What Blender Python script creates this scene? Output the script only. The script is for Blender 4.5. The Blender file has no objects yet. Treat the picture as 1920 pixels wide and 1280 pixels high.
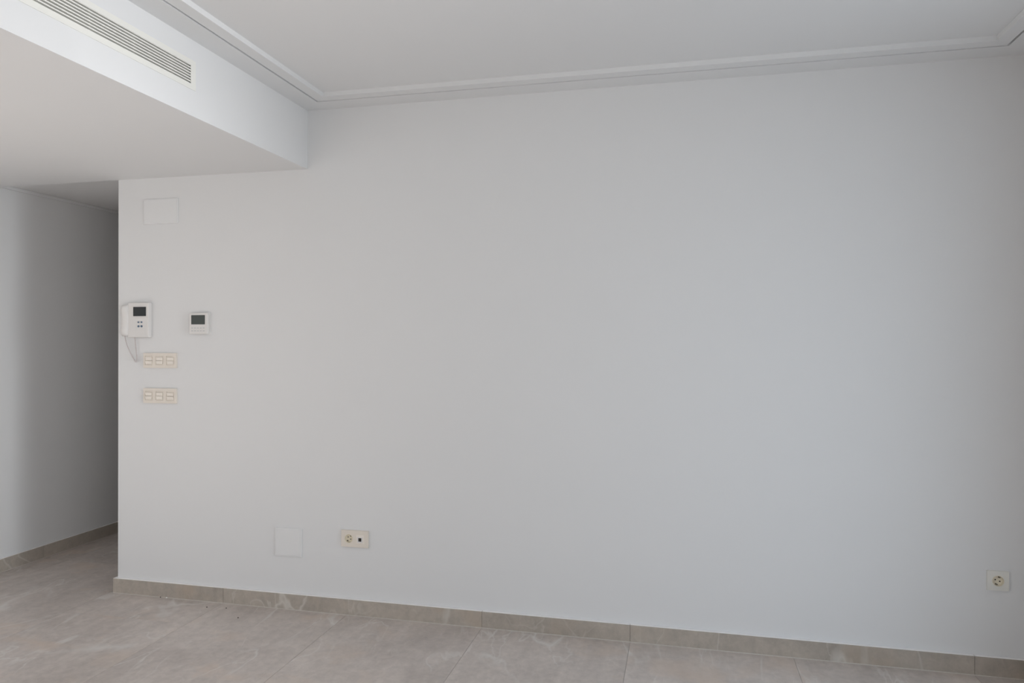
import bpy, bmesh, math, random
from mathutils import Vector
random.seed(7)
S = bpy.context.scene
C = S.collection

# ------------------------------------------------------------ camera
F_PX, YAW, ROLL = 1355.5, 0.2309, 0.0016
CAM = (0.0, -3.5568, 1.4558)
cd = bpy.data.cameras.new('camera'); cam = bpy.data.objects.new('camera', cd); C.objects.link(cam)
cd.sensor_width = 36.0; cd.lens = F_PX * 36.0 / 1920.0; cd.clip_start = 0.05
cam.location = CAM
cam.rotation_mode = 'XYZ'
from mathutils import Matrix
cam.matrix_world = (Matrix.Translation(CAM) @ Matrix.Rotation(YAW, 4, 'Z') @
                    Matrix.Rotation(math.pi / 2 - 0.0004, 4, 'X') @ Matrix.Rotation(ROLL, 4, 'Z'))
S.camera = cam

# ------------------------------------------------------------ view, sky, daylight
S.view_settings.view_transform = 'Standard'; S.view_settings.look = 'None'
S.view_settings.gamma = 1; S.view_settings.use_curve_mapping = False
S.view_settings.exposure = -0.09
W = bpy.data.worlds.new('sky'); S.world = W; W.use_nodes = True
wn = W.node_tree; wn.nodes.clear()
wo = wn.nodes.new('ShaderNodeOutputWorld'); wb = wn.nodes.new('ShaderNodeBackground')
wt = wn.nodes.new('ShaderNodeTexCoord'); ws = wn.nodes.new('ShaderNodeSeparateXYZ'); wr = wn.nodes.new('ShaderNodeValToRGB')
wn.links.new(wt.outputs['Generated'], ws.inputs[0]); wn.links.new(ws.outputs['Z'], wr.inputs[0])
wn.links.new(wr.outputs[0], wb.inputs[0]); wn.links.new(wb.outputs[0], wo.inputs[0])
wr.color_ramp.elements[0].position = 0.0; wr.color_ramp.elements[0].color = (0.86, 0.93, 1.0, 1)
wr.color_ramp.elements[1].position = 0.8; wr.color_ramp.elements[1].color = (0.50, 0.68, 1.0, 1)
wb.inputs[1].default_value = 0.9
sd = bpy.data.lights.new('sun', 'SUN'); sd.energy = 8.2; sd.angle = math.radians(2); sd.color = (1.0, 0.965, 0.92)
sun = bpy.data.objects.new('sun', sd); C.objects.link(sun)
sun.rotation_euler = Vector((-1.0, 0.0, math.tan(math.radians(43)))).to_track_quat('Z', 'Y').to_euler()

# room limits (metres): back wall at y = 0
XR, XL, XP, XB = 1.455, -4.174, -3.18, -1.974      # right wall, left wall, partition end, soffit face
YF, YH = -6.6, 4.0                                  # wall behind the camera, hall end
ZC, ZS, ZH = 2.70, 2.385, 2.435                     # ceiling, soffit, hall ceiling
WY0, WY1, WZ1 = -5.20, -1.00, 2.32                   # terrace door opening in the right wall
LY0, LY1, LZ1 = -3.00, -1.45, 2.20                   # left wall opening, added so sun falls on the unseen floor

def area(loc, rot, sx, sy, watt=0.0, spread=180, col=(1, 1, 1), is_portal=False):
    d = bpy.data.lights.new('door_area_lamp', 'AREA'); d.shape = 'RECTANGLE'; d.size = sx; d.size_y = sy
    d.energy = watt; d.spread = math.radians(spread); d.color = col; d.cycles.is_portal = is_portal
    o = bpy.data.objects.new('door_area_lamp', d); C.objects.link(o); o.location = loc; o.rotation_euler = rot
HP = math.pi / 2
# sky seen through the two doors
area((XR + 0.11, (WY0 + WY1) / 2, WZ1 / 2), (0, HP, 0), WZ1, WY1 - WY0, is_portal=True)
area((XL - 0.11, (LY0 + LY1) / 2, LZ1 / 2), (0, -HP, 0), LZ1, LY1 - LY0, is_portal=True)
# area lamps added in the terrace door; narrow spreads brighten the soffit face
DOOR_LAMPS = [(-1.9, -1.0, 180, 12.5, (0.70, 0.86, 1.0)), (-1.9, -1.0, 48, 12.0, (0.96, 0.98, 1.0)),
       (-3.9, -2.8, 100, 10.0, (1.0, 0.985, 0.97)), (-5.2, -3.9, 180, 38.0, (1.0, 0.985, 0.965)), (-5.2, -3.9, 55, 33.0, (1.0, 0.985, 0.965))]
for a, b, sp, w, col in DOOR_LAMPS:
    area((XR + 0.02, (a + b) / 2, WZ1 / 2), (0, HP, 0), WZ1, b - a, w, sp, col)

# ------------------------------------------------------------ materials
def mat(name, col, rough=0.5, spec=0.5):
    m = bpy.data.materials.new(name); m.use_nodes = True
    b = m.node_tree.nodes['Principled BSDF']
    b.inputs['Base Color'].default_value = (*col, 1); b.inputs['Roughness'].default_value = rough
    b.inputs['Specular IOR Level'].default_value = spec
    return m, m.node_tree, b

def paint(name, col):
    m, t, b = mat(name, col, 0.75, 0.25)
    tc = t.nodes.new('ShaderNodeTexCoord')
    n = t.nodes.new('ShaderNodeTexNoise'); n.inputs['Scale'].default_value = 260; n.inputs['Detail'].default_value = 3
    n2 = t.nodes.new('ShaderNodeTexNoise'); n2.inputs['Scale'].default_value = 2.2; n2.inputs['Detail'].default_value = 2
    bu = t.nodes.new('ShaderNodeBump'); bu.inputs['Strength'].default_value = 0.06; bu.inputs['Distance'].default_value = 0.001
    bu2 = t.nodes.new('ShaderNodeBump'); bu2.inputs['Strength'].default_value = 0.25; bu2.inputs['Distance'].default_value = 0.004
    t.links.new(tc.outputs['Object'], n.inputs['Vector']); t.links.new(tc.outputs['Object'], n2.inputs['Vector'])
    t.links.new(n.outputs['Fac'], bu.inputs['Height']); t.links.new(n2.outputs['Fac'], bu2.inputs['Height'])
    t.links.new(bu.outputs[0], bu2.inputs['Normal']); t.links.new(bu2.outputs[0], b.inputs['Normal'])
    return m

def stone(name, dark, mid, light, rough):
    """greige porcelain: cloudy base, warm stains, thin pale veins; offset per tile by the object's random number"""
    m, t, b = mat(name, mid, rough, 0.5)
    N, Lk = t.nodes, t.links
    geo = N.new('ShaderNodeNewGeometry'); oi = N.new('ShaderNodeObjectInfo')
    mul = N.new('ShaderNodeVectorMath'); mul.operation = 'SCALE'; mul.inputs['Scale'].default_value = 37.0
    cx = N.new('ShaderNodeCombineXYZ')
    for i in range(3): Lk.new(oi.outputs['Random'], cx.inputs[i])
    Lk.new(cx.outputs[0], mul.inputs[0])
    add = N.new('ShaderNodeVectorMath'); add.operation = 'ADD'
    Lk.new(geo.outputs['Position'], add.inputs[0]); Lk.new(mul.outputs[0], add.inputs[1])
    def noise(sc, det, dist=0.0, vec=None, ro=0.5):
        n = N.new('ShaderNodeTexNoise'); n.inputs['Scale'].default_value = sc; n.inputs['Detail'].default_value = det
        n.inputs['Distortion'].default_value = dist; n.inputs['Roughness'].default_value = ro
        Lk.new((vec or add).outputs[0], n.inputs['Vector']); return n
    def ramp(src, stops):
        r = N.new('ShaderNodeValToRGB'); e = r.color_ramp.elements
        while len(e) < len(stops): e.new(0.5)
        for k, (p, c) in enumerate(stops): e[k].position = p; e[k].color = (*c, 1)
        Lk.new(src, r.inputs[0]); return r
    def mix(fac, a, bb, blend='MIX'):
        x = N.new('ShaderNodeMix'); x.data_type = 'RGBA'; x.blend_type = blend
        if isinstance(fac, float): x.inputs[0].default_value = fac
        else: Lk.new(fac, x.inputs[0])
        Lk.new(a, x.inputs[6])
        if isinstance(bb, tuple): x.inputs[7].default_value = (*bb, 1)
        else: Lk.new(bb, x.inputs[7])
        return x
    base = ramp(noise(1.7, 6, 0.6).outputs['Fac'], [(0.3, dark), (0.5, mid), (0.72, tuple(min(1, c * 1.09) for c in mid))])
    fine = ramp(noise(26, 8, 0.3, ro=0.7).outputs['Fac'], [(0.3, (0.86,) * 3), (0.7, (1.09,) * 3)])
    ms = N.new('ShaderNodeMapping'); ms.inputs['Scale'].default_value = (1.5, 0.30, 1.0)
    Lk.new(add.outputs[0], ms.inputs[0])
    streak = ramp(noise(7.0, 7, 0.5, ms, 0.62).outputs['Fac'], [(0.32, (0.90,) * 3), (0.5, (1.0,) * 3), (0.70, (1.10,) * 3)])
    c0 = mix(1.0, base.outputs[0], fine.outputs[0], 'MULTIPLY')
    c1 = mix(0.8, c0.outputs[2], streak.outputs[0], 'MULTIPLY')
    warm = ramp(noise(3.1, 3, 0.4).outputs['Fac'], [(0.56, (0, 0, 0)), (0.70, (0.55,) * 3)])
    c2 = mix(warm.outputs[0], c1.outputs[2], (mid[0] * 1.10, mid[1] * 1.0, mid[2] * 0.90))
    # veins: ridges of a stretched, distorted noise
    mp = N.new('ShaderNodeMapping'); mp.inputs['Scale'].default_value = (1.6, 0.62, 1.0)
    Lk.new(add.outputs[0], mp.inputs[0])
    def vein(sc, w, dist, msc, lo, hi, amt):
        n = noise(sc, 4, dist, mp, 0.45)
        s = N.new('ShaderNodeMath'); s.operation = 'SUBTRACT'; s.inputs[1].default_value = 0.5; Lk.new(n.outputs['Fac'], s.inputs[0])
        a = N.new('ShaderNodeMath'); a.operation = 'ABSOLUTE'; Lk.new(s.outputs[0], a.inputs[0])
        r = ramp(a.outputs[0], [(0.0, (1, 1, 1)), (w, (0, 0, 0))])
        msk = ramp(noise(msc, 2).outputs['Fac'], [(lo, (0, 0, 0)), (hi, (amt,) * 3)])
        mm = N.new('ShaderNodeMath'); mm.operation = 'MULTIPLY'; Lk.new(r.outputs[0], mm.inputs[0]); Lk.new(msk.outputs[0], mm.inputs[1])
        return mm
    v1 = vein(1.3, 0.012, 0.5, 1.9, 0.46, 0.62, 0.62)
    v2 = vein(3.2, 0.018, 0.7, 2.7, 0.45, 0.66, 0.45)
    c3 = mix(v1.outputs[0], c2.outputs[2], light); c4 = mix(v2.outputs[0], c3.outputs[2], light)
    Lk.new(c4.outputs[2], b.inputs['Base Color'])
    rr = ramp(noise(9, 4).outputs['Fac'], [(0.3, (rough * 0.85,) * 3), (0.7, (min(1, rough * 1.2),) * 3)])
    Lk.new(rr.outputs[0], b.inputs['Roughness'])
    bu = N.new('ShaderNodeBump'); bu.inputs['Strength'].default_value = 0.12; bu.inputs['Distance'].default_value = 0.001
    Lk.new(noise(60, 5).outputs['Fac'], bu.inputs['Height']); Lk.new(bu.outputs[0], b.inputs['Normal'])
    return m

def speck(name, col, rough, amt=0.04, scale=300):
    """moulded plastic / metal with a very slight tonal grain"""
    m, t, b = mat(name, col, rough)
    n = t.nodes.new('ShaderNodeTexNoise'); n.inputs['Scale'].default_value = scale
    tc = t.nodes.new('ShaderNodeTexCoord'); t.links.new(tc.outputs['Object'], n.inputs['Vector'])
    r = t.nodes.new('ShaderNodeValToRGB')
    r.color_ramp.elements[0].color = (*[c * (1 - amt) for c in col], 1); r.color_ramp.elements[1].color = (*[min(1, c * (1 + amt)) for c in col], 1)
    t.links.new(n.outputs['Fac'], r.inputs[0]); t.links.new(r.outputs[0], b.inputs['Base Color'])
    return m

M = {}
M['wall'] = paint('wall_paint', (0.78, 0.78, 0.78))
M['ceil'] = paint('ceiling_paint', (0.80, 0.80, 0.80))
M['floor'] = stone('floor_stone', (0.52, 0.46, 0.42), (0.60, 0.535, 0.49), (0.80, 0.78, 0.745), 0.40)
M['skirt'] = stone('skirting_stone', (0.40, 0.355, 0.305), (0.45, 0.40, 0.345), (0.70, 0.67, 0.62), 0.42)
M['edge'] = speck('lit_tile_edge', (0.97, 0.94, 0.92), 0.6)  # pale tile body, whitened to paint bright light on skirting tops
M['grout'] = speck('grout', (0.46, 0.42, 0.39), 0.85, 0.1, 90)
M['bead'] = speck('grout_bead', (0.62, 0.58, 0.53), 0.7, 0.1, 90)
M['white'] = speck('white_plastic', (0.765, 0.745, 0.725), 0.5, 0.02)
M['cord'] = speck('cord_plastic', (0.68, 0.62, 0.61), 0.6)
M['cover'] = speck('painted_cover', (0.79, 0.79, 0.79), 0.55, 0.02)
M['cream'] = speck('cream_plastic', (0.80, 0.735, 0.655), 0.4, 0.02)
M['creamlite'] = speck('cream_plastic_rocker', (0.86, 0.80, 0.725), 0.35, 0.02)
M['ivory'] = speck('ivory_plastic', (0.80, 0.73, 0.58), 0.35, 0.02)
M['bone'] = speck('bone_plastic', (0.80, 0.785, 0.735), 0.4, 0.02)
M['key'] = speck('grey_key', (0.60, 0.60, 0.60), 0.45)
M['blue'] = speck('blue_button', (0.09, 0.14, 0.21), 0.35)
M['screen'] = speck('dark_screen', (0.012, 0.013, 0.013), 0.18)
M['lcd'] = speck('lcd_glass', (0.055, 0.062, 0.055), 0.3)
M['hole'] = speck('hole_shade_and_port', (0.02, 0.015, 0.012), 0.6)  # near-black for the data port and the painted shade of pin holes
M['metal'] = speck('contact_metal', (0.10, 0.08, 0.055), 0.4)
M['grille'] = speck('cream_aluminium', (0.86, 0.85, 0.80), 0.4, 0.02)
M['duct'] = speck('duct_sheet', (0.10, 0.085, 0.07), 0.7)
M['terrace'] = speck('terrace_paving', (0.55, 0.50, 0.44), 0.8, 0.15, 6)
M['frame'] = speck('door_frame_metal', (0.55, 0.56, 0.57), 0.4)
M['dirt'] = speck('dirt', (0.07, 0.06, 0.055), 0.8)
M['plaster'] = speck('plaster_bit', (0.85, 0.84, 0.82), 0.8)

# ------------------------------------------------------------ mesh helpers
def box(bm, x0, x1, y0, y1, z0, z1):
    x0, x1 = sorted((x0, x1)); y0, y1 = sorted((y0, y1)); z0, z1 = sorted((z0, z1))
    v = [bm.verts.new(p) for p in ((x0, y0, z0), (x1, y0, z0), (x1, y1, z0), (x0, y1, z0), (x0, y0, z1), (x1, y0, z1), (x1, y1, z1), (x0, y1, z1))]
    for q in ((3, 2, 1, 0), (4, 5, 6, 7), (0, 1, 5, 4), (1, 2, 6, 5), (2, 3, 7, 6), (3, 0, 4, 7)):
        bm.faces.new([v[i] for i in q])

def bevel(bm, w, seg=2):
    bmesh.ops.bevel(bm, geom=list(bm.edges), offset=w, segments=seg, profile=0.5, affect='EDGES', clamp_overlap=True)

def add(name, bm, m, parent=None, loc=None, smooth=False, m2=None, top=None):
    me = bpy.data.meshes.new(name)
    bmesh.ops.recalc_face_normals(bm, faces=bm.faces)
    if smooth:
        for f in bm.faces: f.smooth = True
    bm.to_mesh(me); bm.free()
    me.materials.append(m)
    if m2:
        me.materials.append(m2)
        for p in me.polygons:
            if top(p): p.material_index = 1
    o = bpy.data.objects.new(name, me); C.objects.link(o)
    if loc: o.location = loc
    if parent: o.parent = parent
    return o

def struct(name, bm, m):
    o = add(name, bm, m); o['kind'] = 'structure'; return o

def thing(name, label, cat, loc, group=None):
    o = bpy.data.objects.new(name, None); C.objects.link(o); o.location = loc; o.empty_display_size = 0.05
    o['label'] = label; o['category'] = cat
    if group: o['group'] = group
    return o

def rbox(name, m, parent, x0, x1, y0, y1, z0, z1, w=0.0015, seg=2):
    bm = bmesh.new(); box(bm, x0, x1, y0, y1, z0, z1)
    if w: bevel(bm, w, seg)
    return add(name, bm, m, parent)

def disc(bm, cx, cz, y0, y1, r0, r1=None, n=24):
    """solid round plug about the Y axis from y0 (radius r0) to y1 (radius r1)"""
    r1 = r0 if r1 is None else r1
    a = [bm.verts.new((cx + r0 * math.cos(2 * math.pi * k / n), y0, cz + r0 * math.sin(2 * math.pi * k / n))) for k in range(n)]
    b = [bm.verts.new((cx + r1 * math.cos(2 * math.pi * k / n), y1, cz + r1 * math.sin(2 * math.pi * k / n))) for k in range(n)]
    bm.faces.new(a); bm.faces.new(b[::-1])
    for k in range(n): bm.faces.new((a[k], b[k], b[(k + 1) % n], a[(k + 1) % n]))

def cup(bm, cx, cz, prof, n=32):
    """revolved open profile [(r, y), ...] about the Y axis; closed at the last point by a flat floor"""
    rings = []
    for r, y in prof:
        rings.append([bm.verts.new((cx + r * math.cos(2 * math.pi * k / n), y, cz + r * math.sin(2 * math.pi * k / n))) for k in range(n)])
    for a, b in zip(rings, rings[1:]):
        for k in range(n): bm.faces.new((a[k], a[(k + 1) % n], b[(k + 1) % n], b[k]))
    bm.faces.new(rings[-1])

def tube(bm, pts, r, n=6):
    rings = []
    for i, p in enumerate(pts):
        p = Vector(p); d = (Vector(pts[min(i + 1, len(pts) - 1)]) - Vector(pts[max(i - 1, 0)])).normalized()
        u = d.cross(Vector((0, 1, 0.13))).normalized(); v = d.cross(u)
        rings.append([bm.verts.new(p + (u * math.cos(2 * math.pi * k / n) + v * math.sin(2 * math.pi * k / n)) * r) for k in range(n)])
    for a, b in zip(rings, rings[1:]):
        for k in range(n): bm.faces.new((a[k], a[(k + 1) % n], b[(k + 1) % n], b[k]))
    bm.faces.new(rings[0]); bm.faces.new(rings[-1][::-1])

# ------------------------------------------------------------ room shell
bm = bmesh.new()                                    # partition wall, facing the camera
box(bm, XP, XR + 0.3, 0, 0.12, 0, ZC + 0.12)
box(bm, XP, XP + 0.12, 0.12, YH, 0, ZC + 0.12)
struct('wall_back', bm, M['wall'])
bm = bmesh.new()                                    # left wall, running on into the hall, with an opening added for the sun
box(bm, XL - 0.2, XL, YF - 0.2, LY0, 0, ZC + 0.12); box(bm, XL - 0.2, XL, LY1, YH + 0.2, 0, ZC + 0.12); box(bm, XL - 0.2, XL, LY0, LY1, LZ1, ZC + 0.12)
struct('wall_left', bm, M['wall'])
bm = bmesh.new(); box(bm, XL, XP, YH, YH + 0.15, 0, ZC + 0.12); struct('wall_hall', bm, M['wall'])
bm = bmesh.new(); box(bm, XL, XR + 0.3, YF - 0.2, YF, 0, ZC + 0.12); struct('wall_front', bm, M['wall'])
bm = bmesh.new()                                    # right wall with the terrace door opening
box(bm, XR, XR + 0.3, WY1, 0, 0, ZC + 0.12); box(bm, XR, XR + 0.3, YF, WY0, 0, ZC + 0.12)
box(bm, XR, XR + 0.3, WY0, WY1, WZ1, ZC + 0.12)
struct('wall_right', bm, M['wall'])

# tray ceiling: perimeter border with a shadow groove, then a step up to the centre
G0, G1, ST, RISE = 0.119, 0.130, 0.19, 0.0225
bm = bmesh.new()
def ring(bm, a, b, z0, z1, x0=XB, x1=XR, y0=YF, y1=0.0):
    box(bm, x0 + a, x1 - a, y1 - b, y1 - a, z0, z1); box(bm, x0 + a, x1 - a, y0 + a, y0 + b, z0, z1)
    box(bm, x0 + a, x0 + b, y0 + b, y1 - b, z0, z1); box(bm, x1 - b, x1 - a, y0 + b, y1 - b, z0, z1)
ring(bm, 0.0, G0, ZC, ZC + 0.09)
ring(bm, G0, G1, ZC + 0.025, ZC + 0.09)
ring(bm, G1, ST, ZC, ZC + 0.09)
box(bm, XB + ST, XR - ST, YF + ST, -ST, ZC + RISE, ZC + 0.09)
box(bm, XL, XR + 0.3, YF, 0.0, ZC + 0.09, ZC + 0.12)
struct('ceiling', bm, M['ceil'])

# dropped soffit with a recess for the air grille
GY0, GY1, GZ0, GZ1 = -2.55, -0.93, 2.493, 2.614      # grille outer frame
SL0, SL1 = 2.514, 2.593                              # open part
bm = bmesh.new()
box(bm, XL, XB - 0.10, YF, 0.0, ZS, ZC)
box(bm, XB - 0.10, XB, YF, GY0 + 0.02, ZS, ZC); box(bm, XB - 0.10, XB, GY1 - 0.02, 0.0, ZS, ZC)
box(bm, XB - 0.10, XB, GY0 + 0.02, GY1 - 0.02, ZS, SL0 - 0.004); box(bm, XB - 0.10, XB, GY0 + 0.02, GY1 - 0.02, SL1 + 0.004, ZC)
struct('ceiling_soffit', bm, M['ceil'])
bm = bmesh.new(); box(bm, XL, XP, 0.0, YH, ZH, ZC + 0.12); struct('ceiling_hall', bm, M['ceil'])
bm = bmesh.new()                                     # small cornice along the hall wall
box(bm, XL, XL + 0.018, 0.0, YH, ZH - 0.020, ZH); bevel(bm, 0.003, 2)
struct('trim_1', bm, M['ceil'])

# ------------------------------------------------------------ floor: grout bed and individual large tiles
bm = bmesh.new(); box(bm, XL - 0.2, XR + 0.3, YF - 0.2, YH + 0.2, -0.08, -0.0016)
floor = struct('floor', bm, M['grout'])
PX, X0, GAP = 0.745, -0.242, 0.0018
LEN = 1.49
cols = range(-6, 3)
for c in cols:
    a = X0 + c * PX; b = a + PX
    a = max(a, XL) + GAP / 2; b = min(b, XR + 0.3) - GAP / 2
    if b - a < 0.03: continue
    off = {-4: -0.32, -3: 0.43, -2: 0.43, -1: 0.30, 0: 0.43, 1: 0.30}.get(c, 0.43)
    y = off - LEN * 6
    while y < YH:
        y0, y1 = max(y, YF) + GAP / 2, min(y + LEN, YH) - GAP / 2
        if y1 - y0 > 0.05 and not (y0 > 0.13 and a > XP + 0.02):
            bm = bmesh.new(); box(bm, a, b, y0, y1, -0.010, 0.0)
            cx, cy = (a + b) / 2, (y0 + y1) / 2
            for v in bm.verts: v.co.x -= cx; v.co.y -= cy
            bevel(bm, 0.0006, 1)
            add('floor_tile', bm, M['floor'], floor, (cx, cy, 0))
        y += LEN

# ------------------------------------------------------------ skirting
SH, STK = 0.084, 0.018
def skirt(name, p0, p1, nrm, joints):
    """row of skirting tiles from p0 to p1 along a wall, proud of it by STK in direction nrm"""
    p0, p1 = Vector(p0), Vector(p1); d = (p1 - p0).normalized(); L = (p1 - p0).length
    n = Vector(nrm)
    bm = bmesh.new()
    def quadbox(bm, s0, s1, t0, t1, z0, z1):
        c = [p0 + d * s + n * t for s, t in ((s0, t0), (s1, t0), (s1, t1), (s0, t1))]
        v = [bm.verts.new((q.x, q.y, z)) for z in (z0, z1) for q in c]
        for q in ((3, 2, 1, 0), (4, 5, 6, 7), (0, 1, 5, 4), (1, 2, 6, 5), (2, 3, 7, 6), (3, 0, 4, 7)): bm.faces.new([v[i] for i in q])
    quadbox(bm, 0, L, 0.0, STK - 0.003, 0, SH - 0.002)
    root = struct(name, bm, M['grout'])
    cuts = [0] + [j for j in joints if 0.03 < j < L - 0.03] + [L]
    for s0, s1 in zip(cuts, cuts[1:]):
        e0 = 0 if s0 == 0 else 0.0008; e1 = 0 if s1 == L else 0.0008
        bm = bmesh.new(); quadbox(bm, s0 + e0, s1 - e1, 0.0005, STK, 0.001, SH)
        bevel(bm, 0.0008, 1)
        add('skirting_tile', bm, M['skirt'], root, m2=M['edge'], top=lambda p: p.normal.z > 0.6)
    bm = bmesh.new(); quadbox(bm, 0, L, STK - 0.001, STK + 0.003, -0.001, 0.0028)
    add('grout_bead', bm, M['bead'], root)
    return root
j0 = X0 - XP + STK
skirt('baseboard_back', (XP - STK, 0, 0), (XR, 0, 0), (0, -1, 0), sorted(j0 + k * PX for k in (-3, -1, 0, 2)))
skirt('baseboard_hall', (XP, 0.0, 0), (XP, YH, 0), (-1, 0, 0), [k * PX for k in range(1, 6)])
skirt('baseboard_left', (XL, LY1, 0), (XL, YH, 0), (1, 0, 0), [k * PX + 0.4 for k in range(0, 15)])
skirt('baseboard_right', (XR, WY1, 0), (XR, -STK, 0), (-1, 0, 0), [0.7])
skirt('baseboard_front', (XL, YF, 0), (XR, YF, 0), (0, 1, 0), [k * PX for k in range(1, 8)])

# ------------------------------------------------------------ terrace door (out of view, brings the daylight in)
door = bpy.data.objects.new('door_1', None); C.objects.link(door); door.location = (XR + 0.15, (WY0 + WY1) / 2, 0); door['kind'] = 'structure'
hw = (WY1 - WY0) / 2
for nm, a in (('jamb', (-0.03, 0.03, -hw, -hw + 0.05, 0.0, WZ1)), ('jamb', (-0.03, 0.03, hw - 0.05, hw, 0.0, WZ1)),
              ('head_rail', (-0.03, 0.03, -hw + 0.05, hw - 0.05, WZ1 - 0.06, WZ1)), ('sill_rail', (-0.03, 0.03, -hw + 0.05, hw - 0.05, 0.0, 0.02)),
              ('mullion', (-0.03, 0.03, -0.03, 0.03, 0.02, WZ1 - 0.06))):
    rbox(nm, M['frame'], door, *a, w=0.003)
door = bpy.data.objects.new('added_door', None); C.objects.link(door); door.location = (XL - 0.12, (LY0 + LY1) / 2, 0); door['kind'] = 'structure'  # unseen frame for the added left opening that admits the sun
hw = (LY1 - LY0) / 2
for nm, a in (('jamb', (-0.03, 0.03, -hw, -hw + 0.05, 0.0, LZ1)), ('jamb', (-0.03, 0.03, hw - 0.05, hw, 0.0, LZ1)),
              ('head_rail', (-0.03, 0.03, -hw + 0.05, hw - 0.05, LZ1 - 0.06, LZ1)), ('sill_rail', (-0.03, 0.03, -hw + 0.05, hw - 0.05, 0.0, 0.02))):
    rbox(nm, M['frame'], door, *a, w=0.003)
bm = bmesh.new(); box(bm, XR + 0.3, XR + 9, YF - 4, 5, -0.12, -0.03); box(bm, XL - 9, XL - 0.2, YF - 4, 5, -0.12, -0.03)
o = struct('terrace_paving', bm, M['terrace'])

# ------------------------------------------------------------ air grille in the soffit face
g = thing('air_grille', 'long cream slotted air conditioning grille set in the white soffit face', 'vent', (XB, GY1, (GZ0 + GZ1) / 2))
ox, oy, oz = g.location
def gb(name, m, x0, x1, y0, y1, z0, z1, w=0.0008, seg=1):
    return rbox(name, m, g, x0 - ox, x1 - ox, y0 - oy, y1 - oy, z0 - oz, z1 - oz, w, seg)
bm = bmesh.new()
for a in ((GY0, GY1, GZ0, SL0), (GY0, GY1, SL1, GZ1), (GY0, GY0 + 0.03, SL0, SL1), (GY1 - 0.03, GY1, SL0, SL1)):
    box(bm, XB - 0.012 - ox, XB + 0.003 - ox, a[0] - oy, a[1] - oy, a[2] - oz, a[3] - oz)
# the part of the frame that sits in the recess stays inside the cut-out
for v in bm.verts:
    if v.co.x < 0: v.co.x = 0.0002
add('frame', bm, M['grille'], g)
NS = 7; pit = (SL1 - SL0) / NS
for k in range(NS + 1):
    z = SL0 + k * pit
    t = 0.0024
    bm = bmesh.new(); box(bm, -0.016, 0.0015, GY0 + 0.03 - oy, GY1 - 0.03 - oy, z - t - oz, z + t - oz)
    add('blade', bm, M['grille'], g)
y = -1.059
while y > GY0 + 0.05:
    gb('mullion', M['grille'], XB - 0.026, XB - 0.010, y - 0.002, y + 0.002, SL0 - 0.003, SL1 + 0.003, 0)
    y -= 0.206
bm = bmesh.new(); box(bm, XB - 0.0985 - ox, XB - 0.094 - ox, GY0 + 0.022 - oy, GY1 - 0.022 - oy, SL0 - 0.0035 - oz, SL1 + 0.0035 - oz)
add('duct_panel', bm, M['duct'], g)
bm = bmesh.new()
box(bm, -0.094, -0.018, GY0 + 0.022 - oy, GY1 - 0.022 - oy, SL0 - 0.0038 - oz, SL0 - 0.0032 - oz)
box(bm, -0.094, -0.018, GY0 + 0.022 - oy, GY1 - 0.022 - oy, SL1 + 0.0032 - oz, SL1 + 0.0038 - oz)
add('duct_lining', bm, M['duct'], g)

# ------------------------------------------------------------ video intercom
ic = thing('video_intercom', 'white wall video intercom with handset, dark screen and hanging cord', 'intercom', (-3.03, 0, 1.472))
def ib(name, m, x0, x1, y0, y1, z0, z1, w=0.002, seg=3, parent=None):
    return rbox(name, m, ic, x0 + 3.03, x1 + 3.03, y0, y1, z0 - 1.472, z1 - 1.472, w, seg)
ib('body', M['white'], -3.090, -2.952, -0.030, 0.0, 1.474, 1.672, 0.004)
bm = bmesh.new()                                      # handset: slim waist, fuller ear and mouth ends
prof = [(0.0, 0.036), (0.010, 0.047), (0.035, 0.050), (0.055, 0.044), (0.09, 0.040), (0.125, 0.044), (0.145, 0.050), (0.168, 0.047), (0.178, 0.036)]
rings = []
for s, dep in prof:
    hwid = 0.0235 if 0.005 < s < 0.173 else 0.020
    r = []
    for k in range(12):
        a = math.pi * k / 11
        r.append(bm.verts.new((-math.cos(a) * hwid, -0.022 - (dep - 0.022) * math.sin(a) ** 0.55 if math.sin(a) > 1e-6 else -0.022, s)))
    r += [bm.verts.new((hwid, -0.004, s)), bm.verts.new((-hwid, -0.004, s))]
    rings.append(r)
for a, b in zip(rings, rings[1:]):
    for k in range(len(a)): bm.faces.new((a[k], a[(k + 1) % len(a)], b[(k + 1) % len(a)], b[k]))
bm.faces.new(rings[0]); bm.faces.new(rings[-1][::-1])
hs = add('handset', bm, M['white'], ic, (-3.108 + 3.03, 0, 0.010), smooth=True)
hs.data.polygons.foreach_set('use_smooth', [len(p.vertices) == 4 for p in hs.data.polygons])
ib('screen_bezel', M['white'], -3.056, -2.961, -0.0325, -0.0295, 1.588, 1.655, 0.0012)
ib('screen', M['screen'], -3.051, -2.966, -0.0335, -0.0315, 1.595, 1.648, 0.0004, 1)
for i, (x, z) in enumerate(((-3.017, 1.5605), (-2.997, 1.5605), (-3.017, 1.5375), (-2.997, 1.5375))):
    bm = bmesh.new(); disc(bm, x + 3.03, z - 1.472, -0.0295, -0.0335, 0.0052 if i < 2 else 0.0062, 0.0045 if i < 2 else 0.0055, 16)
    b = add('button', bm, M['blue'], ic); b['label'] = 'small round dark blue button'
ib('speaker_panel', M['white'], -3.040, -2.972, -0.0312, -0.0295, 1.484, 1.520, 0.0005, 1)
bm = bmesh.new()
def bez(p0, p1, p2, p3, n):
    return [tuple((1 - t) ** 3 * a + 3 * (1 - t) ** 2 * t * b + 3 * (1 - t) * t * t * c + t ** 3 * d for a, b, c, d in zip(p0, p1, p2, p3)) for t in (i / n for i in range(n + 1))]
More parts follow.
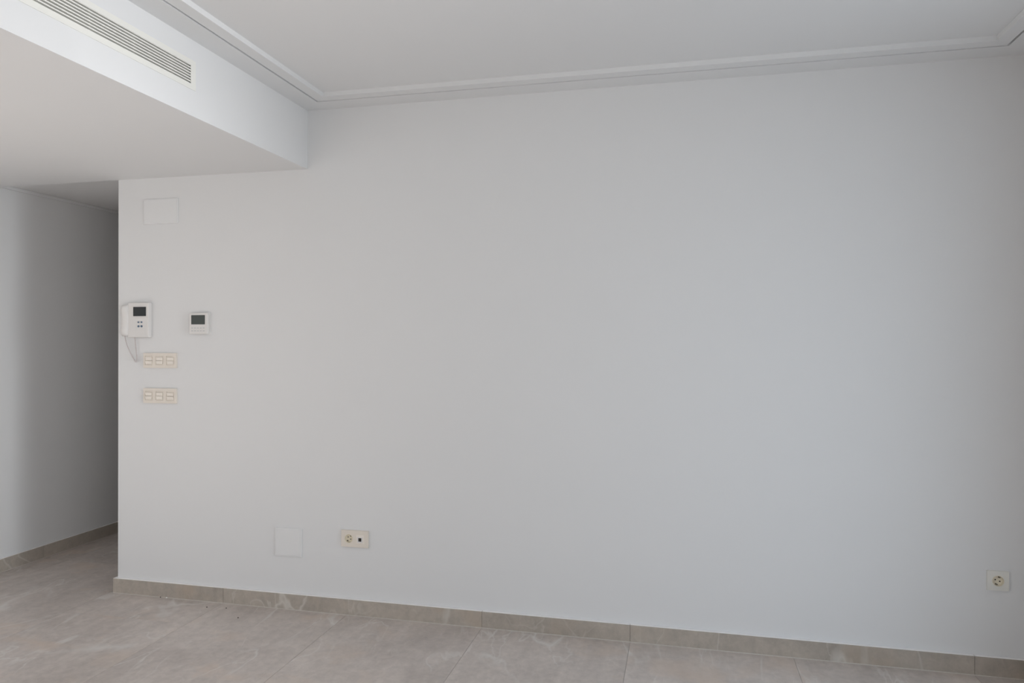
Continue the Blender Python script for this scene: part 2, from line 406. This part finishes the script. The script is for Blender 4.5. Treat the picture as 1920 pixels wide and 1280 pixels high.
path = bez((-3.112, -0.025, 1.484), (-3.110, -0.022, 1.42), (-3.074, -0.012, 1.365), (-3.063, -0.010, 1.345), 60)
path += bez((-3.063, -0.010, 1.345), (-3.056, -0.010, 1.325), (-3.044, -0.010, 1.334), (-3.046, -0.010, 1.352), 24)[1:]
path += bez((-3.046, -0.010, 1.352), (-3.048, -0.010, 1.39), (-3.052, -0.014, 1.43), (-3.052, -0.018, 1.475), 60)[1:]
coil = []                                              # coiled lead around the hanging path
acc = 0.0; P = [Vector(p) for p in path]
for i in range(len(P) - 1):
    d = P[i + 1] - P[i]; L = d.length; dn = d.normalized(); u = dn.cross(Vector((0, 1, 0))).normalized(); v = Vector((0, 1, 0))
    for q in range(4):
        tt = q / 4; acc2 = acc + L * tt; ang = acc2 / 0.0055 * 2 * math.pi
        coil.append(tuple((P[i] + d * tt + (u * math.cos(ang) + v * math.sin(ang)) * 0.0026 - Vector((3.0, 0, 0)) * 0 + Vector((3.03, 0, -1.472)))))
    acc += L
tube(bm, coil, 0.0013, 5)
add('coiled_cord', bm, M['cord'], ic, smooth=True)

# ------------------------------------------------------------ thermostat
th = thing('thermostat', 'square white wall thermostat with grey display, right of the video intercom', 'thermostat', (-2.627, 0, 1.493))
def tb(name, m, x0, x1, y0, y1, z0, z1, w=0.0015, seg=2):
    return rbox(name, m, th, x0 + 2.627, x1 + 2.627, y0, y1, z0 - 1.493, z1 - 1.493, w, seg)
tb('back_plate', M['white'], -2.686, -2.570, -0.008, 0.0, 1.495, 1.609, 0.001)
tb('housing', M['white'], -2.690, -2.574, -0.024, -0.0075, 1.493, 1.611, 0.0025, 3)
tb('display', M['lcd'], -2.677, -2.590, -0.0252, -0.0232, 1.547, 1.599, 0.0004, 1)
for r in range(2):
    for k in range(5):
        x = -2.671 + k * 0.0185; z = 1.527 - r * 0.016
        tb('key', M['key'], x - 0.0055, x + 0.0055, -0.0252, -0.0235, z - 0.003, z + 0.003, 0.0006, 1)

# ------------------------------------------------------------ switch plates
def plate(bm, x0, x1, z0, z1, depth, holes, rimw=0.002):
    """face plate with rectangular openings (holes = [(x0,x1)], sharing z range hz)"""
    (hz0, hz1), hs = holes
    box(bm, x0, x1, -depth, 0, z0, hz0); box(bm, x0, x1, -depth, 0, hz1, z1)
    xs = [x0] + [v for h in hs for v in h] + [x1]
    for i in range(0, len(xs), 2): box(bm, xs[i], xs[i + 1], -depth, 0, hz0, hz1)
def switch_plate(cx, z0, label, tilts):
    t = thing('switch_plate', label, 'light switch', (cx, 0, z0), 'triple light switches below the intercom')
    Wd, Hh, Dp = 0.216, 0.084, 0.012
    x0 = -Wd / 2
    cs = [-0.069, 0.001, 0.071]
    cs = [-0.0715, 0.0, 0.0705]
    bm = bmesh.new(); plate(bm, x0, -x0, 0, Hh, Dp, ((0.016, 0.068), [(c - 0.0255, c + 0.0255) for c in cs]))
    bmesh.ops.remove_doubles(bm, verts=bm.verts, dist=1e-5)
    add('frame', bm, M['cream'], t)
    for c, (ta, tb_) in zip(cs, tilts):
        md = rbox('switch_module', M['cream'], t, c - 0.0253, c + 0.0253, -0.0095, -0.001, 0.0162, 0.0678, 0.0004, 1)
        for zc, tl in ((0.0525, ta), (0.0315, tb_)):
            bm = bmesh.new(); box(bm, -0.0205, 0.0205, -0.0065, 0.004, -0.0092, 0.0092); bevel(bm, 0.0012, 2)
            k = add('rocker', bm, M['creamlite'], md, (c, -0.0098, zc)); k.rotation_euler = (tl, 0, 0)
    return t
switch_plate(-2.893, 1.301, 'cream triple light switch directly under the intercom, upper of the two', ((0.05, 0.22), (0.22, 0.12), (0.22, 0.12)))
switch_plate(-2.893, 1.100, 'cream triple light switch lower on the wall, second below the intercom', ((0.18, 0.22), (0.2, 0.12), (0.2, 0.22)))

# ------------------------------------------------------------ sockets
def schuko(parent, cx, cz, depth, m, ang=0.0):
    """round earthed socket: raised ring, sunk insert, two dark discs as shaded pin holes and two earth clips"""
    yb = -0.0022
    bm = bmesh.new(); cup(bm, cx, cz, [(0.0236, -depth), (0.0234, -depth - 0.0014), (0.0212, -depth - 0.0014), (0.0196, yb)])
    add('socket_insert', bm, m, parent)
    for s in (-1, 1):
        bm = bmesh.new(); disc(bm, cx + s * 0.0092 * math.cos(ang), cz + s * 0.0092 * math.sin(ang), yb + 0.0004, yb - 0.0006, 0.0030, n=14)
        add('pin_hole_shade', bm, M['hole'], parent)  # solid dark disc paints the shade inside the hole
    for s in (-1, 1):
        a = math.pi / 2 + ang
        px, pz = cx + s * 0.0160 * math.cos(a), cz + s * 0.0160 * math.sin(a)
        bm = bmesh.new(); box(bm, -0.0034, 0.0034, yb - 0.007, yb + 0.0004, -0.0016, 0.0016)
        e = add('earth_clip', bm, M['metal'], parent, (px, 0, pz)); e.rotation_euler = (0, -ang, 0)

def holed_plate(name, m, parent, w, h, dp, holes, n=32):
    """rounded rectangular plate (centre at origin) with round holes cut clean through, front at y=-dp"""
    bm = bmesh.new()
    xs = sorted({-w / 2, w / 2} | {c + s * 0.0245 for c, _ in holes for s in (-1, 1)})
    def quad(a, b, c, d, y, flip=False):
        vs = [bm.verts.new((p[0], y, p[1])) for p in (a, b, c, d)]
        bm.faces.new(vs[::-1] if flip else vs)
    R = 0.0235; Q = 0.0245
    for y in (-dp,):
        for c, z in holes:
            for k in range(n):                       # square-to-round annulus
                a0, a1 = 2 * math.pi * k / n, 2 * math.pi * (k + 1) / n
                def sq(a):
                    cc, ss = math.cos(a), math.sin(a); t = Q / max(abs(cc), abs(ss)); return (c + cc * t, z + ss * t)
                def ci(a): return (c + R * math.cos(a), z + R * math.sin(a))
                quad(ci(a0), ci(a1), sq(a1), sq(a0), y)
            quad((c - Q, -h / 2), (c + Q, -h / 2), (c + Q, z - Q), (c - Q, z - Q), y)
            quad((c - Q, z + Q), (c + Q, z + Q), (c + Q, h / 2), (c - Q, h / 2), y)
        edges = [-w / 2] + [v for c, _ in holes for v in (c - Q, c + Q)] + [w / 2]
        for i in range(0, len(edges), 2):
            quad((edges[i], -h / 2), (edges[i + 1], -h / 2), (edges[i + 1], h / 2), (edges[i], h / 2), y)
    P = [(-w / 2, -h / 2), (w / 2, -h / 2), (w / 2, h / 2), (-w / 2, h / 2)]
    for i in range(4):
        a, b = P[i], P[(i + 1) % 4]
        vs = [bm.verts.new(v) for v in ((a[0], -dp, a[1]), (b[0], -dp, b[1]), (b[0] * 1.0, 0, b[1]), (a[0], 0, a[1]))]
        bm.faces.new(vs)
    bmesh.ops.remove_doubles(bm, verts=bm.verts, dist=1e-6)
    return add(name, bm, m, parent)


sk2 = thing('double_socket_plate', 'cream double wall plate with round power socket and black data port', 'socket', (-1.690, 0, 0.405))
holed_plate('frame', M['cream'], sk2, 0.154, 0.088, 0.012, [(-0.034, 0.0)])
schuko(sk2, -0.034, 0.0, 0.012, M['ivory'], math.radians(-35))
rbox('data_module', M['creamlite'], sk2, 0.008, 0.056, -0.0132, -0.0118, -0.024, 0.024, 0.0005, 1)
rbox('port_surround', M['white'], sk2, 0.016, 0.046, -0.0160, -0.0130, -0.018, 0.012, 0.001, 2)
rbox('data_port', M['hole'], sk2, 0.0235, 0.0405, -0.0164, -0.0155, -0.011, 0.0075, 0.0003, 1)

sk1 = thing('socket_plate', 'ivory single wall socket low on the right end of the wall', 'socket', (1.3415, 0, 0.416))
holed_plate('frame', M['bone'], sk1, 0.084, 0.085, 0.010, [(0.0, 0.0)])
schuko(sk1, 0.0, 0.0, 0.010, M['ivory'], math.radians(-20))

# ------------------------------------------------------------ blank covers, painted like the wall
def blank(label, x0, x1, z0, z1):
    t = thing('junction_box_cover', label, 'wall cover', ((x0 + x1) / 2, 0, (z0 + z1) / 2), 'blank junction covers on the wall')
    w, h = (x1 - x0) / 2, (z1 - z0) / 2
    rbox('rim', M['cover'], t, -w, w, -0.0065, 0, -h, h, 0.0015, 2)
    rbox('lid', M['cover'], t, -w + 0.006, w - 0.006, -0.0076, -0.006, -h + 0.006, h - 0.006, 0.0008, 1)
    return t
blank('wide blank white cover high on the wall, above the intercom', -3.006, -2.779, 2.121, 2.263)
blank('square blank white cover low on the wall, left of the double socket', -2.166, -2.003, 0.282, 0.437)

# ------------------------------------------------------------ crumbs of dirt and plaster on the floor
def crumb(x, y, r, m, label, seed, grp='bits of dirt on the floor by the skirting'):
    rnd = random.Random(seed); bm = bmesh.new(); bmesh.ops.create_icosphere(bm, subdivisions=1, radius=r)
    for v in bm.verts: v.co *= rnd.uniform(0.75, 1.2); v.co.z *= 0.7
    lo = min(v.co.z for v in bm.verts)
    for v in bm.verts: v.co.z -= lo
    o = add('crumb', bm, m, None, (x, y, 0)); o['label'] = label; o['category'] = 'debris'; o['group'] = grp
crumb(-2.522, -0.096, 0.0042, M['dirt'], 'dark crumb on the floor, leftmost of the three out from the skirting', 1)
crumb(-2.411, -0.085, 0.0038, M['dirt'], 'dark crumb on the floor, middle of the three out from the skirting', 2)
crumb(-2.266, -0.191, 0.0046, M['dirt'], 'dark crumb on the floor, rightmost and farthest from the skirting', 3)
crumb(-2.875, -0.024, 0.0042, M['dirt'], 'dark crumb against the skirting beside the white plaster bit', 4)
crumb(-2.835, -0.024, 0.0050, M['plaster'], 'white plaster bit on the floor against the skirting', 5)
